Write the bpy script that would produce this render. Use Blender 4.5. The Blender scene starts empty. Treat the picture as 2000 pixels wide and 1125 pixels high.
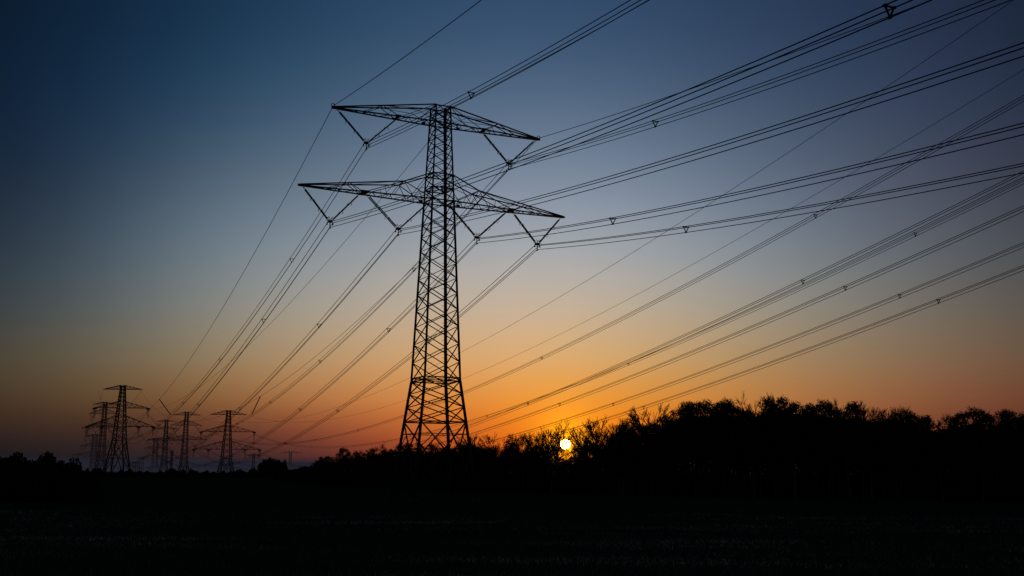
import bpy, math, random
import numpy as np

random.seed(7); np.random.seed(7)
sc = bpy.context.scene
COL = sc.collection
CAMZ = 3.12           # lens height above the plain the big pylon stands on
F = 2063.4            # focal length in photo pixels
PITCH, ROLL = math.radians(9.868), math.radians(-0.359)
SUN_AZ = math.atan2(0.0508, 1.0); SUN_EL = math.radians(1.47)

# ------------------------------------------------------------------ helpers
def ray(px, py):
    u = (px - 1000) / F; v = (562.5 - py) / F
    c, s = math.cos(-ROLL), math.sin(-ROLL)
    u, v = u * c - v * s, u * s + v * c
    return u, math.cos(PITCH) - v * math.sin(PITCH), math.sin(PITCH) + v * math.cos(PITCH)

def at(px, py, Y):
    a, b, c = ray(px, py)
    return (a * Y / b, Y, c * Y / b + CAMZ)

def make_mesh(name, V, Q, smooth=False):
    """V (n,3) floats, Q list of faces arrays (each (m,k) ints)"""
    me = bpy.data.meshes.new(name)
    V = np.asarray(V, dtype=np.float32)
    me.vertices.add(len(V)); me.vertices.foreach_set('co', V.ravel())
    tot = []; starts = []; pos = 0
    for q in Q:
        q = np.asarray(q, dtype=np.int32)
        if len(q) == 0: continue
        k = q.shape[1]
        tot.append(q.ravel()); starts.append(pos + np.arange(len(q)) * k); pos += q.size
    loops = np.concatenate(tot); st = np.concatenate(starts)
    me.loops.add(len(loops)); me.loops.foreach_set('vertex_index', loops)
    me.polygons.add(len(st)); me.polygons.foreach_set('loop_start', st.astype(np.int32))
    me.update(calc_edges=True)
    if smooth:
        me.polygons.foreach_set('use_smooth', np.ones(len(st), dtype=bool))
    return me

class MB:
    """collects bars, tubes and leaf quads, then links them as ONE mesh object"""
    def __init__(self): self.s = []; self.extra = []
    def bar(self, a, b, r, r2=None):
        self.s.append((*a, *b, r, r if r2 is None else r2))
    def poly(self, pts, r, r2=None):
        n = len(pts) - 1
        for i in range(n):
            ra = r if r2 is None else r + (r2 - r) * i / n
            rb = r if r2 is None else r + (r2 - r) * (i + 1) / n
            self.s.append((*pts[i], *pts[i + 1], ra, rb))
    def box(self, c, h):
        x, y, z = c; a, b, d = h
        V = np.array([(x + i * a, y + j * b, z + k * d) for i in (-1, 1) for j in (-1, 1) for k in (-1, 1)])
        Q = np.array([(0, 1, 3, 2), (4, 6, 7, 5), (0, 4, 5, 1), (2, 3, 7, 6), (0, 2, 6, 4), (1, 5, 7, 3)])
        self.extra.append((V, Q))
    def quads(self, V, Q): self.extra.append((np.asarray(V), np.asarray(Q)))
    def build(self, name, m, parent=None, k=4, caps=True, smooth=False):
        Vs = []; Qs = []; off = 0
        if self.s:
            S = np.array(self.s, dtype=float); P = S[:, 0:3]; R = S[:, 3:6]
            D = R - P; L = np.linalg.norm(D, axis=1, keepdims=True) + 1e-9; D /= L
            up = np.tile(np.array([0., 0, 1]), (len(S), 1)); bad = np.abs(D[:, 2]) > .95
            up[bad] = (0, 1, 0)
            A = np.cross(D, up); A /= np.linalg.norm(A, axis=1, keepdims=True); B = np.cross(D, A)
            ang = (np.arange(k) + .5) / k * 2 * math.pi
            ring = A[:, None, :] * np.cos(ang)[None, :, None] + B[:, None, :] * np.sin(ang)[None, :, None]
            f = 1.0 if k > 4 else 1.25
            V = np.concatenate([P[:, None, :] + ring * S[:, 6][:, None, None] * f, R[:, None, :] + ring * S[:, 7][:, None, None] * f], axis=1)
            base = np.arange(len(S))[:, None] * 2 * k
            fs = []
            for i in range(k):
                j = (i + 1) % k
                fs.append(np.concatenate([base + i, base + i + k, base + j + k, base + j], axis=1))
            Qs.append(np.concatenate(fs)); Vs.append(V.reshape(-1, 3)); off = len(S) * 2 * k
            if caps and k == 4:
                Qs.append(np.concatenate([base + 3, base + 2, base + 1, base], axis=1) if False else np.concatenate([base, base + 1, base + 2, base + 3], axis=1))
                Qs.append(np.concatenate([base + 7, base + 6, base + 5, base + 4], axis=1))
        for V, Q in self.extra:
            Vs.append(V); Qs.append(Q + off); off += len(V)
        me = make_mesh(name, np.concatenate(Vs), Qs, smooth)
        me.materials.append(m)
        o = bpy.data.objects.new(name, me); COL.objects.link(o)
        if parent: o.parent = parent
        return o

def tag(o, label=None, cat=None, group=None, kind=None):
    if label: o['label'] = label
    if cat: o['category'] = cat
    if group: o['group'] = group
    if kind: o['kind'] = kind
    return o

def thing(name, label, cat, loc=(0, 0, 0), rz=0, group=None):
    o = bpy.data.objects.new(name, None); COL.objects.link(o)
    o.empty_display_size = .5
    o.location = loc; o.rotation_euler = (0, 0, rz)
    return tag(o, label, cat, group)

# ---------------------------------------------------------------- materials
def srgb(c): return tuple(((v / 255) / 12.92 if v / 255 <= .04045 else ((v / 255 + .055) / 1.055) ** 2.4) for v in c)

def mat(name, col, rough=.7, metal=0, noise=0, scale=5, em=None, spec=.3):
    m = bpy.data.materials.new(name); m.use_nodes = True
    nt = m.node_tree; b = nt.nodes['Principled BSDF']
    b.inputs['Roughness'].default_value = rough; b.inputs['Metallic'].default_value = metal
    b.inputs['Specular IOR Level'].default_value = spec
    b.inputs['Base Color'].default_value = (*col, 1)
    if noise:
        tc = nt.nodes.new('ShaderNodeTexCoord'); n = nt.nodes.new('ShaderNodeTexNoise'); r = nt.nodes.new('ShaderNodeValToRGB')
        n.inputs['Scale'].default_value = scale; n.inputs['Detail'].default_value = 6
        nt.links.new(tc.outputs['Object'], n.inputs['Vector']); nt.links.new(n.outputs['Fac'], r.inputs['Fac'])
        r.color_ramp.elements[0].position = .35; r.color_ramp.elements[1].position = .68
        r.color_ramp.elements[0].color = (*[c * (1 - noise) for c in col], 1)
        r.color_ramp.elements[1].color = (*[c * (1 + noise) for c in col], 1)
        nt.links.new(r.outputs['Color'], b.inputs['Base Color'])
    if em:
        b.inputs['Emission Color'].default_value = (*em, 1); b.inputs['Emission Strength'].default_value = 1
    return m

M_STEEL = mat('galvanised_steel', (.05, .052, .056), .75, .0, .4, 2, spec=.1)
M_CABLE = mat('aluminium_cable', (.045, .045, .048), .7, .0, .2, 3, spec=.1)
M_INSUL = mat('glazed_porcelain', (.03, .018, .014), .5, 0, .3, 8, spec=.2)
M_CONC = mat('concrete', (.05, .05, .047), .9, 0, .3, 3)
M_BARK = mat('tree_bark', (.03, .026, .022), .95, 0, .4, 6, spec=.05)
M_TRUNK = mat('pale_trunk_bark', (.13, .125, .11), .95, 0, .6, 4, spec=.05)
M_LEAF = mat('spring_foliage', (.028, .034, .016), .9, 0, .5, 3, spec=.05)
M_BUSH = mat('bush_foliage', (.02, .027, .014), .9, 0, .5, 3, spec=.05)
# far steel; the haze of the air is painted in as faint emission
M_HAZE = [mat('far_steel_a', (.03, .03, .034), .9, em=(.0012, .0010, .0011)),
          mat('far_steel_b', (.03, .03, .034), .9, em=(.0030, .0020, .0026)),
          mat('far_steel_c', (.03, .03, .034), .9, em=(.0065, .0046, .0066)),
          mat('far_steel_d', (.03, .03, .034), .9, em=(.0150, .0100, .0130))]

# -------------------------------------------------------------------- world
def build_world():
    w = bpy.data.worlds.new('World'); sc.world = w; w.use_nodes = True
    nt = w.node_tree; N = nt.nodes; L = nt.links
    for n in list(N): N.remove(n)
    out = N.new('ShaderNodeOutputWorld'); bg = N.new('ShaderNodeBackground')
    tc = N.new('ShaderNodeTexCoord'); sep = N.new('ShaderNodeSeparateXYZ')
    L.new(tc.outputs['Generated'], sep.inputs[0])
    def math_(op, a, b=None, c=None):
        n = N.new('ShaderNodeMath'); n.operation = op
        for i, v in enumerate((a, b, c)):
            if v is None: continue
            if hasattr(v, 'is_linked'): L.new(v, n.inputs[i])
            else: n.inputs[i].default_value = v
        return n.outputs[0]
    el = math_('ARCSINE', sep.outputs['Z'])
    az = math_('ARCTAN2', sep.outputs['X'], sep.outputs['Y'])
    E0, E1 = math.radians(-4), math.radians(60)
    fac = math_('DIVIDE', math_('SUBTRACT', el, E0), E1 - E0)
    def ramp(px, stops, tail):
        r = N.new('ShaderNodeValToRGB'); r.color_ramp.interpolation = 'EASE'; r.color_ramp.interpolation = 'LINEAR'
        pts = []
        for y, c in stops:
            a, b, cc = ray(px, y); e = math.atan2(cc, math.hypot(a, b)); pts.append(((e - E0) / (E1 - E0), c))
        pts.append(((math.radians(38) - E0) / (E1 - E0), tail)); pts.append((1.0, tuple(v * .6 for v in tail)))
        pts.sort()
        cr = r.color_ramp
        while len(cr.elements) < len(pts): cr.elements.new(.5)
        for e, (p, c) in zip(cr.elements, pts):
            e.position = max(0, min(1, p)); e.color = (*srgb(c), 1)
        L.new(fac, r.inputs['Fac']); return r.outputs['Color']
    cols = [
     (50, [(920, (22, 20, 30)), (893, (31, 27, 30)), (860, (45, 33, 31)), (815, (66, 45, 35)), (770, (81, 62, 42)), (700, (86, 77, 60)), (620, (74, 77, 76)), (540, (60, 72, 82)), (450, (46, 63, 76)), (350, (30, 52, 71)), (230, (18, 44, 68)), (100, (10, 38, 62)), (0, (8, 34, 56))], (8, 26, 50)),
     (420, [(920, (44, 31, 35)), (893, (54, 36, 37)), (865, (75, 44, 39)), (830, (100, 57, 41)), (785, (137, 90, 51)), (720, (148, 120, 84)), (640, (142, 134, 118)), (560, (128, 134, 134)), (470, (106, 124, 138)), (370, (82, 106, 122)), (250, (52, 84, 108)), (120, (30, 66, 94)), (0, (20, 54, 82))], (16, 36, 66)),
     (760, [(920, (96, 40, 34)), (893, (122, 54, 42)), (865, (152, 71, 42)), (830, (180, 92, 48)), (785, (204, 128, 64)), (720, (204, 154, 100)), (640, (192, 167, 138)), (560, (174, 168, 160)), (470, (146, 156, 166)), (370, (112, 132, 150)), (250, (82, 109, 134)), (120, (54, 87, 116)), (0, (36, 71, 102))], (24, 44, 74)),
     (1110, [(920, (210, 66, 20)), (893, (226, 84, 18)), (865, (236, 104, 20)), (830, (240, 126, 24)), (785, (234, 142, 44)), (720, (219, 165, 100)), (640, (205, 175, 140)), (560, (187, 177, 165)), (470, (158, 167, 176)), (370, (124, 143, 162)), (250, (92, 117, 142)), (120, (60, 91, 121)), (0, (42, 75, 108))], (24, 44, 74)),
     (1500, [(920, (150, 62, 30)), (870, (172, 84, 36)), (820, (182, 104, 46)), (770, (183, 124, 66)), (700, (168, 137, 98)), (620, (157, 145, 126)), (540, (140, 143, 144)), (450, (116, 130, 144)), (350, (92, 111, 132)), (230, (66, 90, 114)), (110, (48, 73, 102)), (0, (36, 62, 92))], (18, 34, 60)),
     (1950, [(920, (70, 34, 26)), (860, (92, 46, 34)), (810, (112, 62, 42)), (760, (122, 78, 54)), (690, (115, 91, 70)), (610, (103, 94, 84)), (520, (88, 90, 93)), (430, (72, 81, 92)), (330, (58, 68, 84)), (210, (42, 59, 82)), (100, (33, 50, 74)), (0, (27, 44, 68))], (14, 26, 46)),
    ]
    # resample the measured columns on a fine smooth grid (natural cubic splines)
    def spline(X, Y, x):
        X = np.array(X, float); Y = np.array(Y, float); n = len(X); h = np.diff(X)
        A = np.zeros((n, n)); B = np.zeros(n); A[0, 0] = A[-1, -1] = 1
        for i in range(1, n - 1):
            A[i, i - 1] = h[i - 1]; A[i, i] = 2 * (h[i - 1] + h[i]); A[i, i + 1] = h[i]
            B[i] = 6 * ((Y[i + 1] - Y[i]) / h[i] - (Y[i] - Y[i - 1]) / h[i - 1])
        M = np.linalg.solve(A, B); i = np.clip(np.searchsorted(X, x) - 1, 0, n - 2)
        a_, b_ = X[i + 1] - x, x - X[i]
        return M[i] * a_ ** 3 / (6 * h[i]) + M[i + 1] * b_ ** 3 / (6 * h[i]) + (Y[i] / h[i] - M[i] * h[i] / 6) * a_ + (Y[i + 1] / h[i] - M[i + 1] * h[i] / 6) * b_
    yg = np.array([0, 60, 120, 180, 240, 300, 360, 420, 480, 540, 600, 650, 700, 740, 780, 810, 840, 865, 890, 920], float)
    tabs = []
    for px, st, tail in cols:
        st = sorted(st); ys = [q[0] for q in st]
        tabs.append([[max(0, float(np.interp(y, ys, [q[1][k] for q in st]))) + ((4, -1, 0)[k] if y < 450 else 0) for k in range(3)] for y in yg])
    tabs = np.array(tabs); g_ = tabs.mean(-1, keepdims=True); k_ = np.clip((620 - yg) / 300, 0, 1)[None, :, None] * .09; tabs = tabs + (g_ - tabs) * k_
    tabs = np.array([[np.convolve(np.pad(t[:, k], 1, mode='edge'), [.25, .5, .25], 'valid') for k in range(3)] for t in tabs]).transpose(0, 2, 1)
    X = [-330] + [c[0] for c in cols] + [2330]
    tabs = np.concatenate([tabs[:1] * .58, tabs, tabs[-1:] * .62])
    pxs = [-330, -200, -90, 0, 90, 180, 280, 390, 500, 620, 750, 880, 1000, 1110, 1220, 1340, 1470, 1600, 1730, 1850, 1950, 2050, 2180, 2330]
    new = []
    for px in pxs:
        st = [(float(y), tuple(max(2., spline(X, tabs[:, j, k], float(px))) for k in range(3))) for j, y in enumerate(yg)]
        new.append((px, st, tuple(v * .8 for v in st[0][1])))
    cols = new
    cur = None; paz = None
    for px, st, tail in cols:
        a, b, _ = ray(px, 800); A = math.atan2(a, b); c = ramp(px, st, tail)
        if cur is None: cur = c
        else:
            mr = N.new('ShaderNodeMapRange'); mr.interpolation_type = 'LINEAR'; mr.clamp = True
            mr.inputs['From Min'].default_value = paz; mr.inputs['From Max'].default_value = A
            L.new(az, mr.inputs['Value'])
            mx = N.new('ShaderNodeMix'); mx.data_type = 'RGBA'
            L.new(mr.outputs[0], mx.inputs['Factor']); L.new(cur, mx.inputs['A']); L.new(c, mx.inputs['B'])
            cur = mx.outputs['Result']
        paz = A
    # the sky away from the sunset goes to night blue
    away = N.new('ShaderNodeMapRange'); away.clamp = True; away.interpolation_type = 'SMOOTHSTEP'
    L.new(math_('ABSOLUTE', az), away.inputs['Value'])
    away.inputs['From Min'].default_value = .5; away.inputs['From Max'].default_value = 1.7
    mx = N.new('ShaderNodeMix'); mx.data_type = 'RGBA'; L.new(away.outputs[0], mx.inputs['Factor'])
    L.new(cur, mx.inputs['A']); mx.inputs['B'].default_value = (.012, .018, .023, 1); cur = mx.outputs['Result']
    # glow and disc of the sun
    sd = (math.sin(SUN_AZ) * math.cos(SUN_EL), math.cos(SUN_AZ) * math.cos(SUN_EL), math.sin(SUN_EL))
    dot = N.new('ShaderNodeVectorMath'); dot.operation = 'DOT_PRODUCT'; dot.inputs[1].default_value = sd
    nz = N.new('ShaderNodeVectorMath'); nz.operation = 'NORMALIZE'; L.new(tc.outputs['Generated'], nz.inputs[0]); L.new(nz.outputs[0], dot.inputs[0])
    dist = N.new('ShaderNodeVectorMath'); dist.operation = 'DISTANCE'; L.new(nz.outputs[0], dist.inputs[0]); dist.inputs[1].default_value = sd
    d = dist.outputs['Value']
    def add(col, f, a):
        n = N.new('ShaderNodeMix'); n.data_type = 'RGBA'; n.blend_type = 'ADD'; n.clamp_factor = False
        L.new(f, n.inputs['Factor']); L.new(a, n.inputs['A']); n.inputs['B'].default_value = (*col, 1); return n.outputs['Result']
    g1 = math_('EXPONENT', math_('MULTIPLY', d, -1 / .014))
    g2 = math_('EXPONENT', math_('MULTIPLY', d, -1 / .050))
    g0 = math_('EXPONENT', math_('MULTIPLY', d, -1 / .0034)); cur = add((7., 1.7, .02), g0, cur)
    cur = add((1.1, .66, .0), g1, cur); cur = add((.13, .055, .0), g2, cur)
    disc = N.new('ShaderNodeMapRange'); disc.clamp = True; disc.interpolation_type = 'SMOOTHSTEP'
    disc.inputs['From Min'].default_value = .0048; disc.inputs['From Max'].default_value = .0040
    L.new(d, disc.inputs['Value'])
    cur = add((140., 90., 16.), disc.outputs[0], cur)
    L.new(cur, bg.inputs['Color']); bg.inputs['Strength'].default_value = 1.0
    L.new(bg.outputs[0], out.inputs['Surface'])
build_world()

sun = bpy.data.lights.new('sun', 'SUN'); sun.energy = .15; sun.angle = math.radians(.5); sun.color = (1, .55, .22)
so = bpy.data.objects.new('sun', sun); COL.objects.link(so)
so.rotation_euler = (math.radians(90) - SUN_EL, 0, math.pi - SUN_AZ)
so.location = (5, 90, 60)

# ------------------------------------------------------------------- camera
cam = bpy.data.cameras.new('camera'); cam.sensor_width = 36; cam.lens = F / 2000 * 36; cam.clip_end = 30000; cam.clip_start = .1
co = bpy.data.objects.new('camera', cam); COL.objects.link(co); sc.camera = co
from mathutils import Matrix, Euler, Vector
co.matrix_world = Matrix.Translation((0, 0, CAMZ)) @ Matrix.Rotation(math.pi / 2 + PITCH, 4, 'X') @ Matrix.Rotation(-ROLL, 4, 'Z')

# ------------------------------------------------------------------- ground
def gz(x, y):
    r = np.hypot(x, y)
    t = np.clip(r / 105, 0, 1)
    z = 1.46 * (1 - t) ** 1.15
    z = z + .05 * np.sin(x * .21 + 1.3) * np.sin(y * .17) * np.clip((105 - r) / 60, 0, 1)
    z = z + .35 * np.sin(x / 130. + .6) * np.sin(y / 170.) * np.clip((r - 260) / 200, 0, 1)
    return z

def ground():
    rs = np.concatenate([[0.5], np.geomspace(2, 9000, 150)]); na = 300
    ths = np.linspace(0, 2 * math.pi, na, endpoint=False)
    R, T = np.meshgrid(rs, ths, indexing='ij'); X = R * np.sin(T); Y = R * np.cos(T)
    V = np.stack([X, Y, gz(X, Y)], -1).reshape(-1, 3)
    i, j = np.meshgrid(np.arange(len(rs) - 1), np.arange(na), indexing='ij'); j2 = (j + 1) % na
    Q = np.stack([i * na + j, (i + 1) * na + j, (i + 1) * na + j2, i * na + j2], -1).reshape(-1, 4)[:, ::-1]
    n0 = len(V); V = np.vstack([V, [[0, 0, float(gz(np.array(0.), np.array(0.)))]]])
    Tt = np.stack([np.full(na, n0), np.arange(na), (np.arange(na) + 1) % na], -1)[:, ::-1]
    me = make_mesh('field', V, [Q, Tt], True)
    m = bpy.data.materials.new('field_soil'); m.use_nodes = True; nt = m.node_tree; b = nt.nodes['Principled BSDF']
    tc = nt.nodes.new('ShaderNodeTexCoord')
    mp = nt.nodes.new('ShaderNodeMapping'); mp.inputs['Scale'].default_value = (.35, 1, 1)
    nt.links.new(tc.outputs['Object'], mp.inputs[0])
    n1 = nt.nodes.new('ShaderNodeTexNoise'); n1.inputs['Scale'].default_value = .35; n1.inputs['Detail'].default_value = 10; n1.inputs['Roughness'].default_value = .72
    nt.links.new(mp.outputs[0], n1.inputs['Vector'])
    r = nt.nodes.new('ShaderNodeValToRGB'); r.color_ramp.elements[0].position = .38; r.color_ramp.elements[1].position = .7
    r.color_ramp.elements[0].color = (.014, .022, .018, 1); r.color_ramp.elements[1].color = (.055, .080, .062, 1)
    nt.links.new(n1.outputs['Fac'], r.inputs['Fac']); nt.links.new(r.outputs['Color'], b.inputs['Base Color'])
    b.inputs['Roughness'].default_value = 1; b.inputs['Specular IOR Level'].default_value = 0
    n2 = nt.nodes.new('ShaderNodeTexNoise'); n2.inputs['Scale'].default_value = 6; n2.inputs['Detail'].default_value = 8
    nt.links.new(tc.outputs['Object'], n2.inputs['Vector'])
    bp = nt.nodes.new('ShaderNodeBump'); bp.inputs['Strength'].default_value = .8; bp.inputs['Distance'].default_value = .12
    nt.links.new(n2.outputs['Fac'], bp.inputs['Height']); nt.links.new(bp.outputs[0], b.inputs['Normal'])
    me.materials.append(m)
    o = bpy.data.objects.new('field', me); COL.objects.link(o); tag(o, kind='structure')
ground()

def grass():
    n = 90000
    d = 11 + (np.random.rand(n) ** 1.5) * 62
    x = (np.random.rand(n) * 2 - 1) * (d * .56 + 3)
    # drilled rows, faintly visible as in a winter crop
    d = np.round(d / .28) * .28 + np.random.randn(n) * .05
    z = gz(x, d)
    h = .07 + .10 * np.random.rand(n); w = .004 + d * .00028
    a = np.random.rand(n) * math.pi; lean = np.random.randn(n, 2) * .05
    p = np.stack([x, d, z - .01], -1); dx = np.stack([np.cos(a) * w, np.sin(a) * w, 0 * w], -1)
    top = p + np.stack([lean[:, 0], lean[:, 1], h], -1)
    mid = (p + top) / 2 + np.stack([lean[:, 0] * -.2, lean[:, 1] * -.2, h * .1], -1)
    V = np.stack([p - dx, p + dx, mid + dx * .7, mid - dx * .7, top], 1).reshape(-1, 3)
    b = np.arange(n) * 5
    Q = np.stack([b, b + 1, b + 2, b + 3], -1); T = np.stack([b + 3, b + 2, b + 4], -1)
    me = make_mesh('grass', V, [Q, T])
    m = mat('grass_blades', (.012, .02, .009), .6, spec=.3); nt = m.node_tree; bs = nt.nodes['Principled BSDF']
    tc = nt.nodes.new('ShaderNodeTexCoord')
    wn = nt.nodes.new('ShaderNodeTexNoise'); wn.inputs['Scale'].default_value = 26; wn.inputs['Detail'].default_value = 2
    big = nt.nodes.new('ShaderNodeTexNoise'); big.inputs['Scale'].default_value = .30; big.inputs['Detail'].default_value = 4
    mp = nt.nodes.new('ShaderNodeMapping'); mp.inputs['Scale'].default_value = (.3, 1.3, 1); mp.inputs['Rotation'].default_value = (0, 0, .16)
    nt.links.new(tc.outputs['Object'], mp.inputs[0]); nt.links.new(mp.outputs[0], big.inputs['Vector'])
    nt.links.new(tc.outputs['Object'], wn.inputs['Vector'])
    mu = nt.nodes.new('ShaderNodeMath'); mu.operation = 'MULTIPLY'
    nt.links.new(wn.outputs['Fac'], mu.inputs[0]); nt.links.new(big.outputs['Fac'], mu.inputs[1])
    r = nt.nodes.new('ShaderNodeValToRGB'); e = r.color_ramp.elements
    e[0].position = .28; e[0].color = (.034, .058, .042, 1); e[1].position = .385; e[1].color = (.85, .9, .78, 1)
    x_ = e.new(.33); x_.color = (.15, .19, .16, 1)
    nt.links.new(mu.outputs[0], r.inputs['Fac']); nt.links.new(r.outputs['Color'], bs.inputs['Base Color'])
    me.materials.append(m)
    o = bpy.data.objects.new('grass', me); COL.objects.link(o)
    tag(o, 'short dark grass of the field in the foreground with pale dewy tips', 'grass', kind='stuff')
grass()

def hills():
    # low wooded ridge on the horizon behind the mist
    me_v = []; n = 260
    for i in range(n):
        px = -700 + i / (n - 1) * 2000
        Y = 4600 + 300 * math.sin(i * .05)
        x = (px - 1000) / F * Y
        h = 26 + 9 * math.sin(i * .045 + 1) + 5 * math.sin(i * .13) + 2.2 * math.sin(i * .9) + random.random() * 1.6
        me_v += [(x, Y, -3), (x, Y + 40, h + CAMZ), (x, Y + 900, -3)]
    Q = []
    for i in range(n - 1):
        a = i * 3; Q += [(a, a + 3, a + 4, a + 1), (a + 1, a + 4, a + 5, a + 2)]
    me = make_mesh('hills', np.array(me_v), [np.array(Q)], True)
    me.materials.append(mat('hill_woods', (.02, .022, .024), 1, em=(.0085, .0075, .0125)))  # faint bluish emission paints the distance haze onto the ridge
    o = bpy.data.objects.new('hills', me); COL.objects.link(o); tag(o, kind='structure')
hills()

def mist():
    # a real layer of ground mist: emitting and absorbing air, thinning upward
    m = bpy.data.materials.new('ground_mist'); m.use_nodes = True; nt = m.node_tree
    for n in list(nt.nodes): nt.nodes.remove(n)
    out = nt.nodes.new('ShaderNodeOutputMaterial'); ab = nt.nodes.new('ShaderNodeVolumeAbsorption'); em = nt.nodes.new('ShaderNodeEmission'); ad = nt.nodes.new('ShaderNodeAddShader')
    ab.inputs['Color'].default_value = (0, 0, 0, 1); dens = .0011
    ab.inputs['Density'].default_value = dens
    c = (.0165, .0172, .028)
    em.inputs['Color'].default_value = (*c, 1); em.inputs['Strength'].default_value = dens
    nt.links.new(ab.outputs[0], ad.inputs[0]); nt.links.new(em.outputs[0], ad.inputs[1]); nt.links.new(ad.outputs[0], out.inputs['Volume'])
    for i, (top, y0) in enumerate(((8, 950), (15, 1250), (23, 1500))):
        mb = MB(); mb.box(((-1500 + 250) / 2 - 300, (y0 + 4300) / 2, (top - 4) / 2 + i * .01), (1500 - i * 7, (4300 - y0) / 2 + i * 5, (top + 4) / 2))
        o = mb.build('mist', m); tag(o, kind='structure')
mist()

# ------------------------------------------------------- the great pylon
PX, PY, YAW = -7.833, 109.111, math.radians(25.608)
Z = lambda z: z + CAMZ
ZG, Z2, Z1, ZB, ZJ, ZK, ZT, ZM = 0., Z(4.961), Z(9.122), Z(28.183), Z(31.069), Z(29.762), Z(36.803), Z(38.721)
L1, L2, XK = 11.86, 15.0, 4.256
WT = [(0., 3.40), (Z2, 2.438), (Z1, 1.939), (ZB, 1.222), (ZM, .816)]
def mw(z):
    for (a, wa), (b, wb) in zip(WT, WT[1:]):
        if z <= b: return wa + (wb - wa) * (z - a) / (b - a)
    return WT[-1][1]

def corner(i, z):
    s = ((-1, -1), (1, -1), (1, 1), (-1, 1))[i % 4]; w = mw(z); return (s[0] * w, s[1] * w, z)
def lerp(a, b, t): return tuple(a[k] + (b[k] - a[k]) * t for k in range(3))

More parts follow.
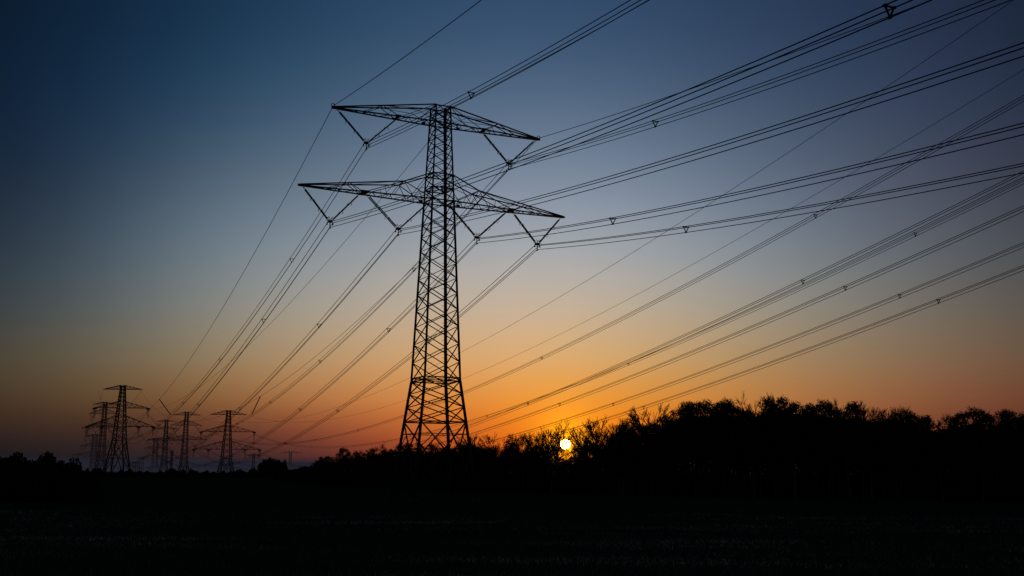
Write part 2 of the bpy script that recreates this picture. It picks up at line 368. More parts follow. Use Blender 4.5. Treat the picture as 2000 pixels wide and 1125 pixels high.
def great_pylon():
    t = thing('pylon', 'tall dark lattice pylon with two crossarms standing in the foreground field', 'pylon', (PX, PY, 0), YAW)
    for i in range(4):
        mb = MB(); zs = [0, Z2, Z1, ZB, ZM]
        for a, b in zip(zs, zs[1:]):
            r = .13 if b <= Z1 else .10 if b <= ZB else .075
            mb.bar(corner(i, a), corner(i, b), r)
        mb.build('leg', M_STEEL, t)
        f = MB(); c = corner(i, 0); f.box((c[0], c[1], .12), (.45, .45, .28)); f.build('footing', M_CONC, t)
    br = MB()
    # upper mast: cross bracing panels growing with the width
    lv = [Z1]; 
    while lv[-1] < ZM - .5: lv.append(lv[-1] + mw(lv[-1]) * 1.02)
    k = (ZM - Z1) / (lv[-1] - Z1); lv = [Z1 + (v - Z1) * k for v in lv]
    for n, (a, b) in enumerate(zip(lv, lv[1:])):
        for i in range(4):
            r = .048 if a < 22 else .04
            br.bar(corner(i, a), corner(i + 1, b), r); br.bar(corner(i + 1, a), corner(i, b), r)
    for z in (Z2, Z1, Z1 + .35, ZB, ZB + 1.35, ZJ, ZT, ZM - .06):
        for i in range(4): br.bar(corner(i, z), corner(i + 1, z), .06)
        if z not in (ZM - .06,): br.bar(corner(0, z), corner(2, z), .035); br.bar(corner(1, z), corner(3, z), .035)
    # leg part between the diaphragms
    zs = [Z2 + (Z1 - Z2) * q for q in (0, .36, .69, 1)]
    for a, b in zip(zs, zs[1:]):
        for i in range(4):
            br.bar(corner(i, a), corner(i + 1, b), .055); br.bar(corner(i + 1, a), corner(i, b), .055)
    # splayed foot: V down to the middle of each face, then out to the legs
    zc = 5.35
    for i in range(4):
        A, B = corner(i, Z2), corner(i + 1, Z2); mid = lerp(corner(i, zc), corner(i + 1, zc), .5)
        br.bar(A, mid, .07); br.bar(B, mid, .07)
        a6, b6 = corner(i, 6.85), corner(i + 1, 6.85)
        br.bar(a6, b6, .045)
        qa, qb = lerp(A, mid, .5), lerp(B, mid, .5)
        br.bar(qa, corner(i, zc), .035); br.bar(qb, corner(i + 1, zc), .035)
        fa, fb = corner(i, 3.0), corner(i + 1, 3.0)
        br.bar(corner(i, zc), corner(i + 1, zc), .045)
        br.bar(mid, corner(i, .5), .07); br.bar(mid, corner(i + 1, .5), .07)
        ha, hb = lerp(mid, corner(i, .5), .5), lerp(mid, corner(i + 1, .5), .5)
        br.bar(ha, fa, .035); br.bar(hb, fb, .035); br.bar(ha, corner(i, zc), .035); br.bar(hb, corner(i + 1, zc), .035)
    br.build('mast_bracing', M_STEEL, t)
    # ladder with cable tray climbing the near face
    ld = MB()
    zz = np.linspace(.8, ZM - .4, 12)
    P = [((.13 + .02 * math.sin(z)) * 0 + .14 * mw(z), -mw(z) - .16, z) for z in zz]
    for dx in (-.13, .13): ld.poly([(p[0] + dx, p[1], p[2]) for p in P], .045)
    ld.poly([(p[0], p[1] + .05, p[2]) for p in P if p[2] > 17], .10)
    z = 1.
    while z < ZM - .5:
        y = -mw(z) - .16; x = .14 * mw(z)
        ld.bar((x - .13, y, z), (x + .13, y, z), .014)
        if int(z / .3) % 3 == 0: ld.bar((x - .13, y, z), (x - .42, y, z), .018)
        z += .3
    ld.build('ladder', M_STEEL, t)
    # crossarms -------------------------------------------------------
    def arm_half(mb, s, L, zb, zroot, knee=None, vx=()):
        w0 = mw(zb); wr = mw(zroot); yt = .10
        def yb(x): return w0 + (yt - w0) * (x - w0) / (L - w0)
        def bot(x, q): return (s * x, q * yb(x), zb)
        def top(x):
            if knee:
                if x < knee[0]: f = (x - wr) / (knee[0] - wr); return zroot + (knee[1] - zroot) * f
                f = (x - knee[0]) / (L - knee[0]); return knee[1] + (zb + .10 - knee[1]) * f
            f = (x - wr) / (L - wr); return zroot + (zb + .10 - zroot) * f
        def topp(x, q):
            f = (x - wr) / (L - wr); y = wr + (yt - wr) * max(0, f); return (s * x, q * y, top(max(x, wr)))
        for q in (-1, 1):
            mb.bar(bot(w0, q), bot(L, q), .070)
            if knee:
                mb.bar(topp(wr, q), topp(knee[0], q), .062); mb.bar(topp(knee[0], q), topp(L, q), .062)
            else: mb.bar(topp(wr, q), topp(L, q), .066)
        # flat zigzag of the bottom face
        n = 15 if knee else 11; xs = [w0 + (L - w0) * (1 - (1 - i / n) ** 1.0) for i in range(n + 1)]
        for i in range(n - 1):
            mb.bar(bot(xs[i], -1 if i % 2 else 1), bot(xs[i + 1], 1 if i % 2 else -1), .03)
            if i % 2: mb.bar(bot(xs[i], -1), bot(xs[i], 1), .028)
        # side faces
        if knee:
            vi = vx[0]; nx = L * .665
            for q in (-1, 1):
                K = topp(knee[0], q)
                mb.bar(K, bot(vi, q), .042); mb.bar(K, bot(w0, q), .042)
                mb.bar(K, bot(knee[0] - 1.0, q), .03); mb.bar(K, bot(knee[0] + 1.1, q), .03)
                mb.bar(topp(wr, q), bot(knee[0] - 1.0, q), .03)
                mb.bar(lerp(K, bot(w0, q), .5), bot(knee[0] - 1.9, q), .024); mb.bar(lerp(K, bot(w0, q), .45), (s * w0, q * w0, zb + 1.35), .026)
                mb.bar(lerp(K, bot(vi, q), .5), bot((knee[0] + vi) / 2 - .2, q), .024)
                mb.bar(lerp(K, bot(vi, q), .25), topp(knee[0] + 1.3, q), .022)
                N_ = topp(nx, q); mb.bar(N_, bot(vi + .25, q), .036); mb.bar(N_, bot(L * .82, q), .034)
                mb.bar(lerp(N_, bot(L * .82, q), .5), bot(L * .72, q), .022)
            mb.bar(topp(knee[0], -1), topp(knee[0], 1), .045); mb.bar(topp(nx, -1), topp(nx, 1), .04)
            mb.bar(topp(nx, -1), bot(vi, 1), .028)
            mb.bar(topp(knee[0], -1), topp(wr, 1), .028); mb.bar(topp(knee[0], -1), topp(nx, 1), .026)
        else:
            vi = vx[0]; nx = L * .56
            for q in (-1, 1):
                N_ = topp(nx, q); mb.bar(N_, bot(vi - .05, q), .036); mb.bar(N_, bot(L * .74, q), .036)
                R_ = topp(wr, q); mb.bar(R_, bot(vi - .3, q), .032); mb.bar(R_, bot(2.6, q), .03)
                mb.bar(lerp(R_, bot(vi, q), .5), bot(w0, q), .026); mb.bar(lerp(R_, bot(vi, q), .5), N_, .026)
                mb.bar(lerp(N_, bot(vi, q), .5), bot(vi + 1.2, q), .022)
            mb.bar(topp(nx, -1), topp(nx, 1), .04); mb.bar(topp(nx, -1), topp(wr, 1), .028)
        # gusset boxes where the insulators hang, and the blunt tip
        for v in vx:
            y = yb(v); mb.box((s * v, 0, zb - .03), (.16 if not knee else .30, y, .07))
            for q in (-1, 1): mb.box((s * v, q * y, zb + .04), (.30 if not knee else .45, .05, .11))
            for dx in (-.3, .3): mb.bar((s * (v + dx), -y, zb), (s * (v - dx), y, zb), .045)
        mb.box((s * (L - .25), 0, zb + .04), (.42, .14, .09))
    up = MB(); lo = MB()
    for s in (-1, 1):
        arm_half(up, s, L1, ZT, ZM, vx=(4.95,)); arm_half(lo, s, L2, ZB, ZJ, knee=(XK, ZK), vx=(8.35,))
    a = up.build('crossarm', M_STEEL, t); tag(a, 'shorter upper crossarm')
    b = lo.build('crossarm', M_STEEL, t); tag(b, 'longer lower crossarm with raised knees')
    for s in (-1, 1):
        for z in (ZT, ZB):
            w = mw(z); mb = MB(); mb.box((s * (w + (1.1 if z == ZT else .9)), w * -.2, z - .22), (.20, .05, .14)); mb.build('marker_plate', M_STEEL, t)
        e = MB(); cx = s * (L1 + .02)
        pts = [(cx + .17 * math.cos(q) * 1., 0, ZT + .30 + .17 * math.sin(q)) for q in np.linspace(-1.2, 4.2, 11)]
        e.poly(pts, .035); e.bar((cx - s * .2, 0, ZT + .02), (cx, 0, ZT + .16), .05); e.build('earth_wire_clamp', M_STEEL, t)
    # V strings -------------------------------------------------------
    V = [(8.193, ZT, 3.285, L1 - .45, 4.95), (11.743, ZB, 3.414, L2 - .35, 8.72), (4.462, ZB, 3.414, 7.98, 1.12)]
    for s in (-1, 1):
        for cx, zb, dr, xo, xi in V:
            y0 = s * cx; bz = zb - dr
            for xa in (xo, xi):
                top = (s * xa, 0, zb - .12); sg = 1 if xa > cx else -1
                end = (s * (cx + sg * .16), 0, bz + .12)
                sets = (-.2, .2) if (xa, cx) in ((7.98, 4.462),) else (-.11, .11)
                ins = MB(); horns = []
                for oy in sets:
                    a_ = (top[0], top[1] + oy, top[2]); b_ = (end[0], end[1] + oy * .9, end[2])
                    ins.bar(a_, lerp(a_, b_, .08), .025)
                    for q0, q1 in ((.08, .36), (.385, .665), (.69, .95)):
                        ins.bar(lerp(a_, b_, q0), lerp(a_, b_, q1), .058)
                        nn = 12
                        for i in range(nn):
                            f = q0 + (q1 - q0) * (i + .5) / nn; ins.bar(lerp(a_, b_, f - .004), lerp(a_, b_, f + .004), .092, .07)
                    ins.bar(a_, b_, .022)
                for q in (.37, .68):
                    c = lerp(top, end, q); horn = MB(); horns.append(horn)
                    horn.bar((c[0], c[1] - .2, c[2]), (c[0], c[1] + .2, c[2]), .02)
                    for oy in sets:
                        for sd in (-1, 1):
                            cc = (c[0], c[1] + oy, c[2]); nx = sd * .23
                            pp = [(c[0], c[1] + oy, c[2]), (cc[0] + nx * .7, cc[1], cc[2] + .05 + sd * s * sg * .06), (cc[0] + nx, cc[1], cc[2] - .08), (cc[0] + nx * .9, cc[1], cc[2] - .17), (cc[0] + nx * .6, cc[1], cc[2] - .16)]
                            horn.poly(pp, .014)
                o = ins.build('insulator_string', M_INSUL, t, k=6)
                [h_.build('arcing_horn', M_STEEL, o) for h_ in horns]
            cl = MB(); x = s * cx
            cl.box((x, 0, bz + .06), (.20, .24, .07)); cl.bar((x, 0, bz + .1), (x, 0, bz - .62), .045)
            cl.bar((x - .28, 0, bz - .06), (x + .28, 0, bz - .06), .04)
            for sd in (-1, 1):
                cl.poly([(x + sd * .28, 0, bz - .06), (x + sd * .33, 0, bz - .16), (x + sd * .30, 0, bz - .30)], .04)
                cl.box((x + sd * .29, 0, bz - .27), (.04, .16, .04))
                for oy in (-.2, .2): cl.poly([(x + sd * .1, oy, bz + .12), (x + sd * .14, oy, bz + .42), (x + sd * .20, oy, bz + .50), (x + sd * .25, oy, bz + .42)], .022)
                cl.poly([(x + sd * .2, 0, bz + .14), (x + sd * .38, 0, bz + .10), (x + sd * .42, 0, bz + .26)], .02)
            cl.box((x, 0, bz - .66), (.05, .18, .05))
            cl.build('suspension_clamp', M_STEEL, t)
    return t
great_pylon()

# ------------------------------------------------------------------ cables
W = {}; SP = {}
W['far_S1'] = [[-15.22, 105.57, 36.44], [-203.13, 523.73, 31.27], 0.0003985]
W['far_S3'] = [[-18.42, 104.04, 27.69], [-208.34, 523.13, 22.33], 0.0003985]
W['far_S4'] = [[-11.86, 107.18, 27.69], [-200.76, 523.04, 22.19], 0.000407]
W['far_S2'] = [[-0.44, 112.65, 36.44], [-179.1, 523.07, 30.81], 0.0004058]
W['far_S5'] = [[-3.81, 111.04, 27.69], [-182.82, 523.19, 22.73], 0.0004192]
W['far_S6'] = [[2.76, 114.19, 27.69], [-176.01, 523.19, 22.24], 0.000414]
W['far_EL'] = [[-18.53, 103.98, 40.12], [-203.73, 522.28, 41.35], 0.0004484]
W['far_ER'] = [[2.86, 114.24, 40.12], [-183.26, 522.91, 41.62], 0.0004509]
W['far_M'] = [[-7.83, 109.11, 39.64], [-193.05, 522.8, 39.3], 0.000325]
W['near_S1'] = [[-15.22, 105.57, 36.44], [99.08, -130.27, 39.96], 0.0005828]
W['near_S2'] = [[-0.44, 112.65, 36.44], [109.44, -125.2, 36.15], 0.0005926]
W['near_S3'] = [[-18.42, 104.04, 27.69], [106.01, -127.19, 33.94], 0.0005374]
W['near_S4'] = [[-11.86, 107.18, 27.69], [110.31, -125.07, 32.11], 0.0005581]
W['near_S5'] = [[-3.81, 111.04, 27.69], [103.68, -127.9, 26.09], 0.0005848]
W['near_S6'] = [[2.76, 114.19, 27.69], [114.09, -123.0, 27.64], 0.0005834]
W['near_EL'] = [[-18.53, 103.98, 40.12], [93.29, -132.98, 39.18], 0.0005014]
W['near_M'] = [[-8.78, 108.68, 40.54], [125.22, -118.19, 52.79], 0.0004]
W['near_ER'] = [[2.86, 114.24, 40.12], [118.05, -121.2, 36.33], 0.0005055]
W['two_E1'] = [[80.8, 38.37, 65.62], [-169.94, 600.05, 34.66], 0.0002681]
W['two_E2'] = [[96.68, 43.56, 68.66], [-149.85, 599.99, 34.08], 0.0002715]
W['two_B4'] = [[82.73, 38.79, 43.25], [-168.04, 600.01, 13.18], 0.0002358]
W['two_B5'] = [[95.28, 43.37, 45.5], [-151.63, 600.03, 13.57], 0.0002447]
W['two_B6'] = [[91.0, 41.12, 40.86], [-141.35, 600.0, 13.16], 0.0002368]
W['two_B1'] = [[82.91, 39.17, 55.72], [-171.94, 600.66, 25.89], 0.0002656]
W['two_B3'] = [[99.62, 44.87, 56.35], [-144.33, 600.02, 23.05], 0.0002648]
W['two_B2'] = [[78.26, 37.43, 45.06], [-176.96, 600.0, 13.14], 0.0002478]
SP['far_S1'] = [0.073, 0.1933, 0.2974, 0.3976, 0.504, .60, .70, .80, .90]
SP['far_S3'] = [0.0688, 0.1835, 0.2678, .38, .48, .58, .68, .78, .88]
SP['far_S4'] = [0.0699, 0.1878, .30, .40, .50, .60, .70, .80, .90]
SP['far_S2'] = [0.0732, 0.1923, 0.2941, 0.3912, .49, .59, .69, .79, .89]
SP['far_S5'] = [0.0706, 0.1881, 0.288, 0.3498, .45, .55, .65, .75, .85]
SP['far_S6'] = [0.080, 0.1916, 0.2918, 0.3607, 0.4433, .54, .64, .74, .84]
SP['near_S1'] = [0.1035, .29]
SP['near_S2'] = [0.1135, .30]
SP['near_S3'] = [0.105, 0.2727]
SP['near_S4'] = [.31]
SP['near_S5'] = [0.1119, .33]
SP['near_S6'] = [0.1089, .34]
SP['two_B1'] = [0.1698, 0.3018, 0.426, 0.5079, 0.5959, .69, .78, .87]
SP['two_B2'] = [0.1643, 0.2941, 0.3973, .50, .60, .70, .80, .9]
SP['two_B3'] = [0.1781, 0.3097, 0.435, 0.5899, .68, .77, .86]
SP['two_B4'] = [0.1633, 0.293, .40, .50, .60, .70, .80, .9]
SP['two_B5'] = [0.1743, 0.3033, .41, .51, .61, .71, .81, .9]
SP['two_B6'] = [0.1609, 0.2843, .40, .50, .60, .70, .80, .9]

def cpt(w, t, lat=0, dz=0):
    (P0, P1, b) = w; L = math.hypot(P1[0] - P0[0], P1[1] - P0[1]); nx, ny = (P1[1] - P0[1]) / L, -(P1[0] - P0[0]) / L
    return (P0[0] + (P1[0] - P0[0]) * t + nx * lat, P0[1] + (P1[1] - P0[1]) * t + ny * lat,
            P0[2] + (P1[2] - P0[2]) * t - b * L * L * t * (1 - t) + dz)
def curve(w, n, lat=0, dz=0): return [cpt(w, i / n, lat, dz) for i in range(n + 1)]

TRI = [(-.26, .10), (.26, .10), (0, -.38)]
def bundle(key, label, group, r=.030):
    w = W[key]; t = thing('conductor_bundle', label, 'power line', tuple(w[0]), 0, group)
    o0 = w[0]; loc = lambda p: (p[0] - o0[0], p[1] - o0[1], p[2] - o0[2])
    n = 90 if key.startswith('far') or key.startswith('two') else 70
    for lat, dz in TRI:
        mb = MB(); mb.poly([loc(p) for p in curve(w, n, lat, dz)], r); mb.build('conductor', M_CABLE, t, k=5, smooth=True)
    for q in SP.get(key, []):
        P = [loc(cpt(w, q, lat, dz)) for lat, dz in TRI]; mb = MB()
        for i in range(3):
            mb.bar(P[i], P[(i + 1) % 3], .036); mb.bar(lerp(P[i], cpt_d(w, q, P[i], -1), 1), cpt_d(w, q, P[i], 1), .055)
        mb.build('spacer', M_STEEL, t)
def cpt_d(w, q, p, s):
    (P0, P1, b) = w; L = math.hypot(P1[0] - P0[0], P1[1] - P0[1])
    return (p[0] + s * .09 * (P1[0] - P0[0]) / L, p[1] + s * .09 * (P1[1] - P0[1]) / L, p[2])
def single(key, label, group, r=.034):
    w = W[key]; mb = MB(); mb.poly([tuple(p[i] - w[0][i] for i in range(3)) for p in curve(w, 110)], r)
    o = mb.build('earth_wire', M_CABLE, None, k=5, smooth=True); o.location = w[0]; tag(o, label, 'wire', group)

PH = {'S1': 'upper left clamp', 'S2': 'upper right clamp', 'S3': 'outermost left lower clamp',
      'S4': 'inner left lower clamp', 'S5': 'inner right lower clamp', 'S6': 'outermost right lower clamp'}
for k, v in PH.items():
    bundle('far_' + k, 'triple cable running down to the distant pylons from the ' + v, 'cables running from the big pylon to the distant pylons', .034)
    bundle('near_' + k, 'triple cable rising to the upper right from the ' + v, 'cables from the big pylon towards the upper right', .032)
B2 = {'B1': 'topmost triple cable of the second line behind the big pylon', 'B2': 'second line: upper of two triple cables that nearly overlap at the right edge',
      'B3': 'second line: lower of two triple cables that nearly overlap at the right edge', 'B4': 'second line: triple cable just below the overlapping pair',
      'B5': 'second line: triple cable next to lowest above the wood', 'B6': 'second line: lowest triple cable, closest above the treetops'}
for k, v in B2.items(): bundle('two_' + k, v, 'cables of the second power line', .037)
single('far_EL', 'thin earth wire from the left tip of the upper crossarm down to the distant pylons', 'earth wires of the big pylon')
single('far_ER', 'thin earth wire from the right tip of the upper crossarm down to the distant pylons', 'earth wires of the big pylon')
single('far_M', 'thin wire leaving the mast under the upper crossarm towards the distant pylons', 'earth wires of the big pylon', .029)
single('near_EL', 'thin earth wire from the left crossarm tip up to the top edge', 'earth wires of the big pylon')
single('near_ER', 'thin earth wire from the right crossarm tip up to the right', 'earth wires of the big pylon')
single('near_M', 'thin wire from the mast top to the upper right, just under the leftmost triple cable', 'earth wires of the big pylon', .029)
single('two_E1', 'upper thin earth wire of the second line, crossing to the top right corner', 'earth wires of the second line', .032)
single('two_E2', 'lower thin earth wire of the second line, leaving by the right edge', 'earth wires of the second line', .032)
# rigid phase spacers hanging between earth wire and upper bundles, far down the span
for a, b, ta, tb, lb in (('far_EL', 'far_S1', .345, .345, 'short dark rod tilted between the left earth wire and cable far down the span'),
                         ('far_ER', 'far_S2', .335, .345, 'short dark rod tilted between the right earth wire and cable far down the span')):
    p, q = cpt(W[a], ta), cpt(W[b], tb, 0, .1); mb = MB()
    D = tuple(q[i] - p[i] for i in range(3)); mb.bar((0, 0, 0), D, .09)
    for i in range(16): mb.bar(lerp((0, 0, 0), D, (i + .3) / 16), lerp((0, 0, 0), D, (i + .6) / 16), .14)
    o = mb.build('spacer_rod', M_INSUL, None, k=6); o.location = p; tag(o, lb, 'insulator rod', 'insulator rods between earth wire and cable')

# ---------------------------------------------------------- distant pylons
def far_pylon(label, x, y, ztop, wb, wt, levels, m, style='V', heavy=1., yaw=0., splay=None, waist=.62):
    """levels: (z of bottom chord, half length, z where the top chord meets the mast)"""
    t = thing('pylon', label, 'pylon', (x, y, 0), yaw, 'distant pylons')
    zs0 = splay or ztop * .22
    def w(z): return wb + (wb * waist - wb) * z / zs0 if z < zs0 else wb * waist + (wt - wb * waist) * (z - zs0) / (ztop - zs0)
    def c(i, z): s = ((-1, -1), (1, -1), (1, 1), (-1, 1))[i % 4]; return (s[0] * w(z), s[1] * w(z), z)
    ms = MB(); lr = .17 * heavy; b = .085 * heavy
    for i in range(4): ms.bar(c(i, -1), c(i, zs0), lr * 1.2); ms.bar(c(i, zs0), c(i, ztop), lr)
    z = zs0; 
    while z < ztop - .5:
        z2 = min(ztop, z + w(z) * 1.5)
        for i in range(4): ms.bar(c(i, z), c(i + 1, z2), b); ms.bar(c(i + 1, z), c(i, z2), b)
        z = z2
    for i in range(4):
        ms.bar(c(i, zs0), c(i + 1, zs0), b * 1.3); ms.bar(c(i, 0), c(i + 1, zs0), b * 1.4); ms.bar(c(i + 1, 0), c(i, zs0), b * 1.4)
        ms.bar(c(i, zs0 * .5), c(i + 1, zs0 * .5), b)
        for q in (.25, .75): ms.bar(lerp(c(i, 0), c(i + 1, zs0), q), c(i if q < .5 else i + 1, zs0 * q + 1.2), b * .8)
    ms.build('mast', m, t)
    ends = []
    for li, (zb, L, zr) in enumerate(levels):
        a = MB()
        for s in (-1, 1):
            w0 = w(zb)
            for q in (-1, 1):
                B0, T, R0 = (s * w0, q * w0, zb), (s * L, q * .12, zb), (s * w(zr), q * w(zr), zr)
                a.bar(B0, T, .12 * heavy); a.bar(R0, T, .10 * heavy)
                nb = 5
                for k in range(1, nb):
                    f = k / nb; p = lerp(B0, T, f); u = lerp(R0, T, f - .5 / nb)
                    a.bar(p, u, .055 * heavy); a.bar(u, lerp(B0, T, (k - 1) / nb), .055 * heavy)
            for k in range(6):
                f, g = k / 6, (k + 1) / 6; y0, y1 = w0 + (.12 - w0) * f, w0 + (.12 - w0) * g
                a.bar((s * (w0 + (L - w0) * f), y0 * (1 if k % 2 else -1), zb), (s * (w0 + (L - w0) * g), y1 * (-1 if k % 2 else 1), zb), .05 * heavy)
        a.build('crossarm', m, t)
        if li == 0 and len(levels) > 1: continue
        outer = [L] if (li == 1 and len(levels) > 2) else [L, L * .56]
        for s in (-1, 1):
            for X in outer:
                if style == 'V':
                    d = L * .22; cx = X - d; v = MB()
                    v.bar((s * X, 0, zb), (s * cx, 0, zb - 3.3), .10 * heavy); v.bar((s * (cx - d), 0, zb), (s * cx, 0, zb - 3.3), .10 * heavy)
                    v.box((s * cx, 0, zb - 3.5), (.25, .25, .3)); v.build('insulator_string', m, t)
                elif style == 'I':
                    v = MB(); v.bar((s * X, 0, zb), (s * X, 0, zb - 2.2), .16); v.box((s * X, 0, zb - 2.3), (.3, .3, .2)); v.build('insulator_string', m, t)
                else:
                    v = MB(); x0 = s * (X - .1)
                    for sd, dy in ((-1, -1), (1, 1)):
                        for o_ in (-.3, .3): v.bar((x0 + o_, dy * .3, zb - .1), (x0 + o_ - dy * .9, dy * 3.4, zb - 1.5), .14)
                    v.box((x0, 0, zb - .35), (.9, .5, .35)); v.build('insulator_string', m, t)
                    j = MB(); pts = [(x0 + .9 - 1.8 * q, -3.4 + 6.8 * q, zb - 1.5 - 3.3 * math.sin(math.pi * q)) for q in np.linspace(0, 1, 12)]
                    for o_ in (-.2, .2): j.poly([(p[0] + o_, p[1], p[2]) for p in pts], .05)
                    j.build('jumper_loop', m, t)
    return t

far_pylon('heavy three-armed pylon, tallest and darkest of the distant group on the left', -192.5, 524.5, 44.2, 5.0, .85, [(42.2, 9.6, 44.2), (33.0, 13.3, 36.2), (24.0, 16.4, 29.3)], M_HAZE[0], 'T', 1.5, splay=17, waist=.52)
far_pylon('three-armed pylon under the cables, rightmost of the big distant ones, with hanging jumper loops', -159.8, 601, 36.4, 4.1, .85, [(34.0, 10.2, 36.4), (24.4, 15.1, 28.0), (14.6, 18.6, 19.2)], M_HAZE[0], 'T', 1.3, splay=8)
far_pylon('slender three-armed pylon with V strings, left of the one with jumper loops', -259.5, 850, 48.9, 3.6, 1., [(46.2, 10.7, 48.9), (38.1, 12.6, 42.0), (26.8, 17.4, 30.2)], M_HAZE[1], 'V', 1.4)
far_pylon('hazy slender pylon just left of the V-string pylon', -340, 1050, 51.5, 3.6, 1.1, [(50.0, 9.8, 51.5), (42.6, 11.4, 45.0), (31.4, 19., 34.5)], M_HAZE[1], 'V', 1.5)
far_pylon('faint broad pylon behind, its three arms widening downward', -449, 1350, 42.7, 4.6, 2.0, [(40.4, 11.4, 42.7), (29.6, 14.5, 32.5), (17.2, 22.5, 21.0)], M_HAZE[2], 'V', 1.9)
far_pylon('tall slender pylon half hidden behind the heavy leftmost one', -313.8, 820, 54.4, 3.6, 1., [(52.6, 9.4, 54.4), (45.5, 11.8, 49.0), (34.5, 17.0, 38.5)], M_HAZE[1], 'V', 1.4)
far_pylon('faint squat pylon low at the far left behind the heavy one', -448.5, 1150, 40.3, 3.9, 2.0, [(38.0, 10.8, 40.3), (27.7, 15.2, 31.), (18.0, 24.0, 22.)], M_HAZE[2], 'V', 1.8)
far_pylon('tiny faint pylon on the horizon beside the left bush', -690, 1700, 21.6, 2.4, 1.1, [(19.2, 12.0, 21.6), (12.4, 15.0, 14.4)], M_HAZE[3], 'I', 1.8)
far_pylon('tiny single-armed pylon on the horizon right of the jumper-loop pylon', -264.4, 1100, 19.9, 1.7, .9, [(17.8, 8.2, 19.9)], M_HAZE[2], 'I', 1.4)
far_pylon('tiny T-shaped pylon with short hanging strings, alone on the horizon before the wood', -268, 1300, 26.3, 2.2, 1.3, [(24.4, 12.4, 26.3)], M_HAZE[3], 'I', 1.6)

def span(a, b, sag, r, label, group, m):
    L = math.hypot(b[0] - a[0], b[1] - a[1]); w = [a, b, 4 * sag / L / L]
    mb = MB(); mb.poly([tuple(p[i] - a[i] for i in range(3)) for p in curve(w, 40)], r)
    o = mb.build('power_cable', m, None, k=4); o.location = a; tag(o, label, 'power line', group)
# conductors carried on between the distant pylons
T = {'T1': (-192.5, 524.5, [(42.2, 9.6, 0), (31.4, 13.3, 0), (22.4, 16.4, 0), (22.4, 9.2, 0)]),
     'T2': (-313.8, 820, [(52.6, 9.4, 0), (42, 9.2, 0), (31, 13.3, 0), (31, 5.8, 0)]),
     'T3': (-448.5, 1150, [(38, 10.8, 0), (24.2, 11.8, 0), (14.4, 18.7, 0), (14.4, 8.2, 0)]),
     'T5': (-159.8, 601, [(34, 10.2, 0), (22.8, 15.1, 0), (13, 18.6, 0), (13, 10.4, 0)]),
     'T6': (-259.5, 850, [(46.2, 10.7, 0), (34.6, 9.8, 0), (23.3, 13.6, 0), (23.3, 5.9, 0)]),
     'T4': (-340, 1050, [(50, 9.8, 0), (39.1, 8.9, 0), (27.9, 14.8, 0), (27.9, 6.4, 0)]),
     'T4b': (-449, 1350, [(40.4, 11.4, 0), (26, 11.3, 0), (13.7, 17.5, 0), (13.7, 7.6, 0)])}
NM = {'T1': 'heavy leftmost', 'T2': 'half hidden slender', 'T3': 'faint squat', 'T5': 'jumper-loop', 'T6': 'V-string', 'T4': 'hazy slender', 'T4b': 'faint broad'}
LV = ['top', 'middle', 'outer lower', 'inner lower']
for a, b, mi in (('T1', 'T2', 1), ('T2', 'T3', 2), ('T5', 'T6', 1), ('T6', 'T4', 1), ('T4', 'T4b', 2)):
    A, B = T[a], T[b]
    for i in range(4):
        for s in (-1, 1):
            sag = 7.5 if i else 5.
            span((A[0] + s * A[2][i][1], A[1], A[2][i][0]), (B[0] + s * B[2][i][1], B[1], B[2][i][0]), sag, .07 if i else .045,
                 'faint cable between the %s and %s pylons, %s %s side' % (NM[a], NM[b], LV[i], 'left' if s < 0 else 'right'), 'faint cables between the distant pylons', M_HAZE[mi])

# plant on the horizon ------------------------------------------------------
def gantry():
    t = thing('substation_gantry', 'low dark switchyard gantries on the horizon right of the heavy pylon', 'gantry', (-315.8, 900, 0))
    for dy in (0, 9):
        g = MB()
        for x in (-4, -2, 0.5, 2.4, 4): g.bar((x, dy, 0), (x, dy, 9.2), .22)
        g.bar((-4.6, dy, 9.2), (4.6, dy, 9.2), .25); g.bar((-4.6, dy, 8.4), (4.6, dy, 8.4), .15)
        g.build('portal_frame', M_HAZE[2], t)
gantry()
def flue():
    t = thing('chimney', 'slim dark chimney on the horizon between two distant pylons', 'chimney', (-317.0, 1000, 0))
    V = []; n = 16
    prof = [(0, 1.7), (6, 1.45), (17.5, 1.3), (17.6, 1.5), (20.7, 1.5), (20.7, 1.1)]
    for z, r in prof: V += [(r * math.cos(2 * math.pi * i / n), r * math.sin(2 * math.pi * i / n), z) for i in range(n)]
    Q = [(j * n + i, j * n + (i + 1) % n, (j + 1) * n + (i + 1) % n, (j + 1) * n + i) for j in range(len(prof) - 1) for i in range(n)]
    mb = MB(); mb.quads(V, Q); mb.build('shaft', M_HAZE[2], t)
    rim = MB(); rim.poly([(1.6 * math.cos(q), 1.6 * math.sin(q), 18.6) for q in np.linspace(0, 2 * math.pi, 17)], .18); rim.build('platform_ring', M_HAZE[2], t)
flue()

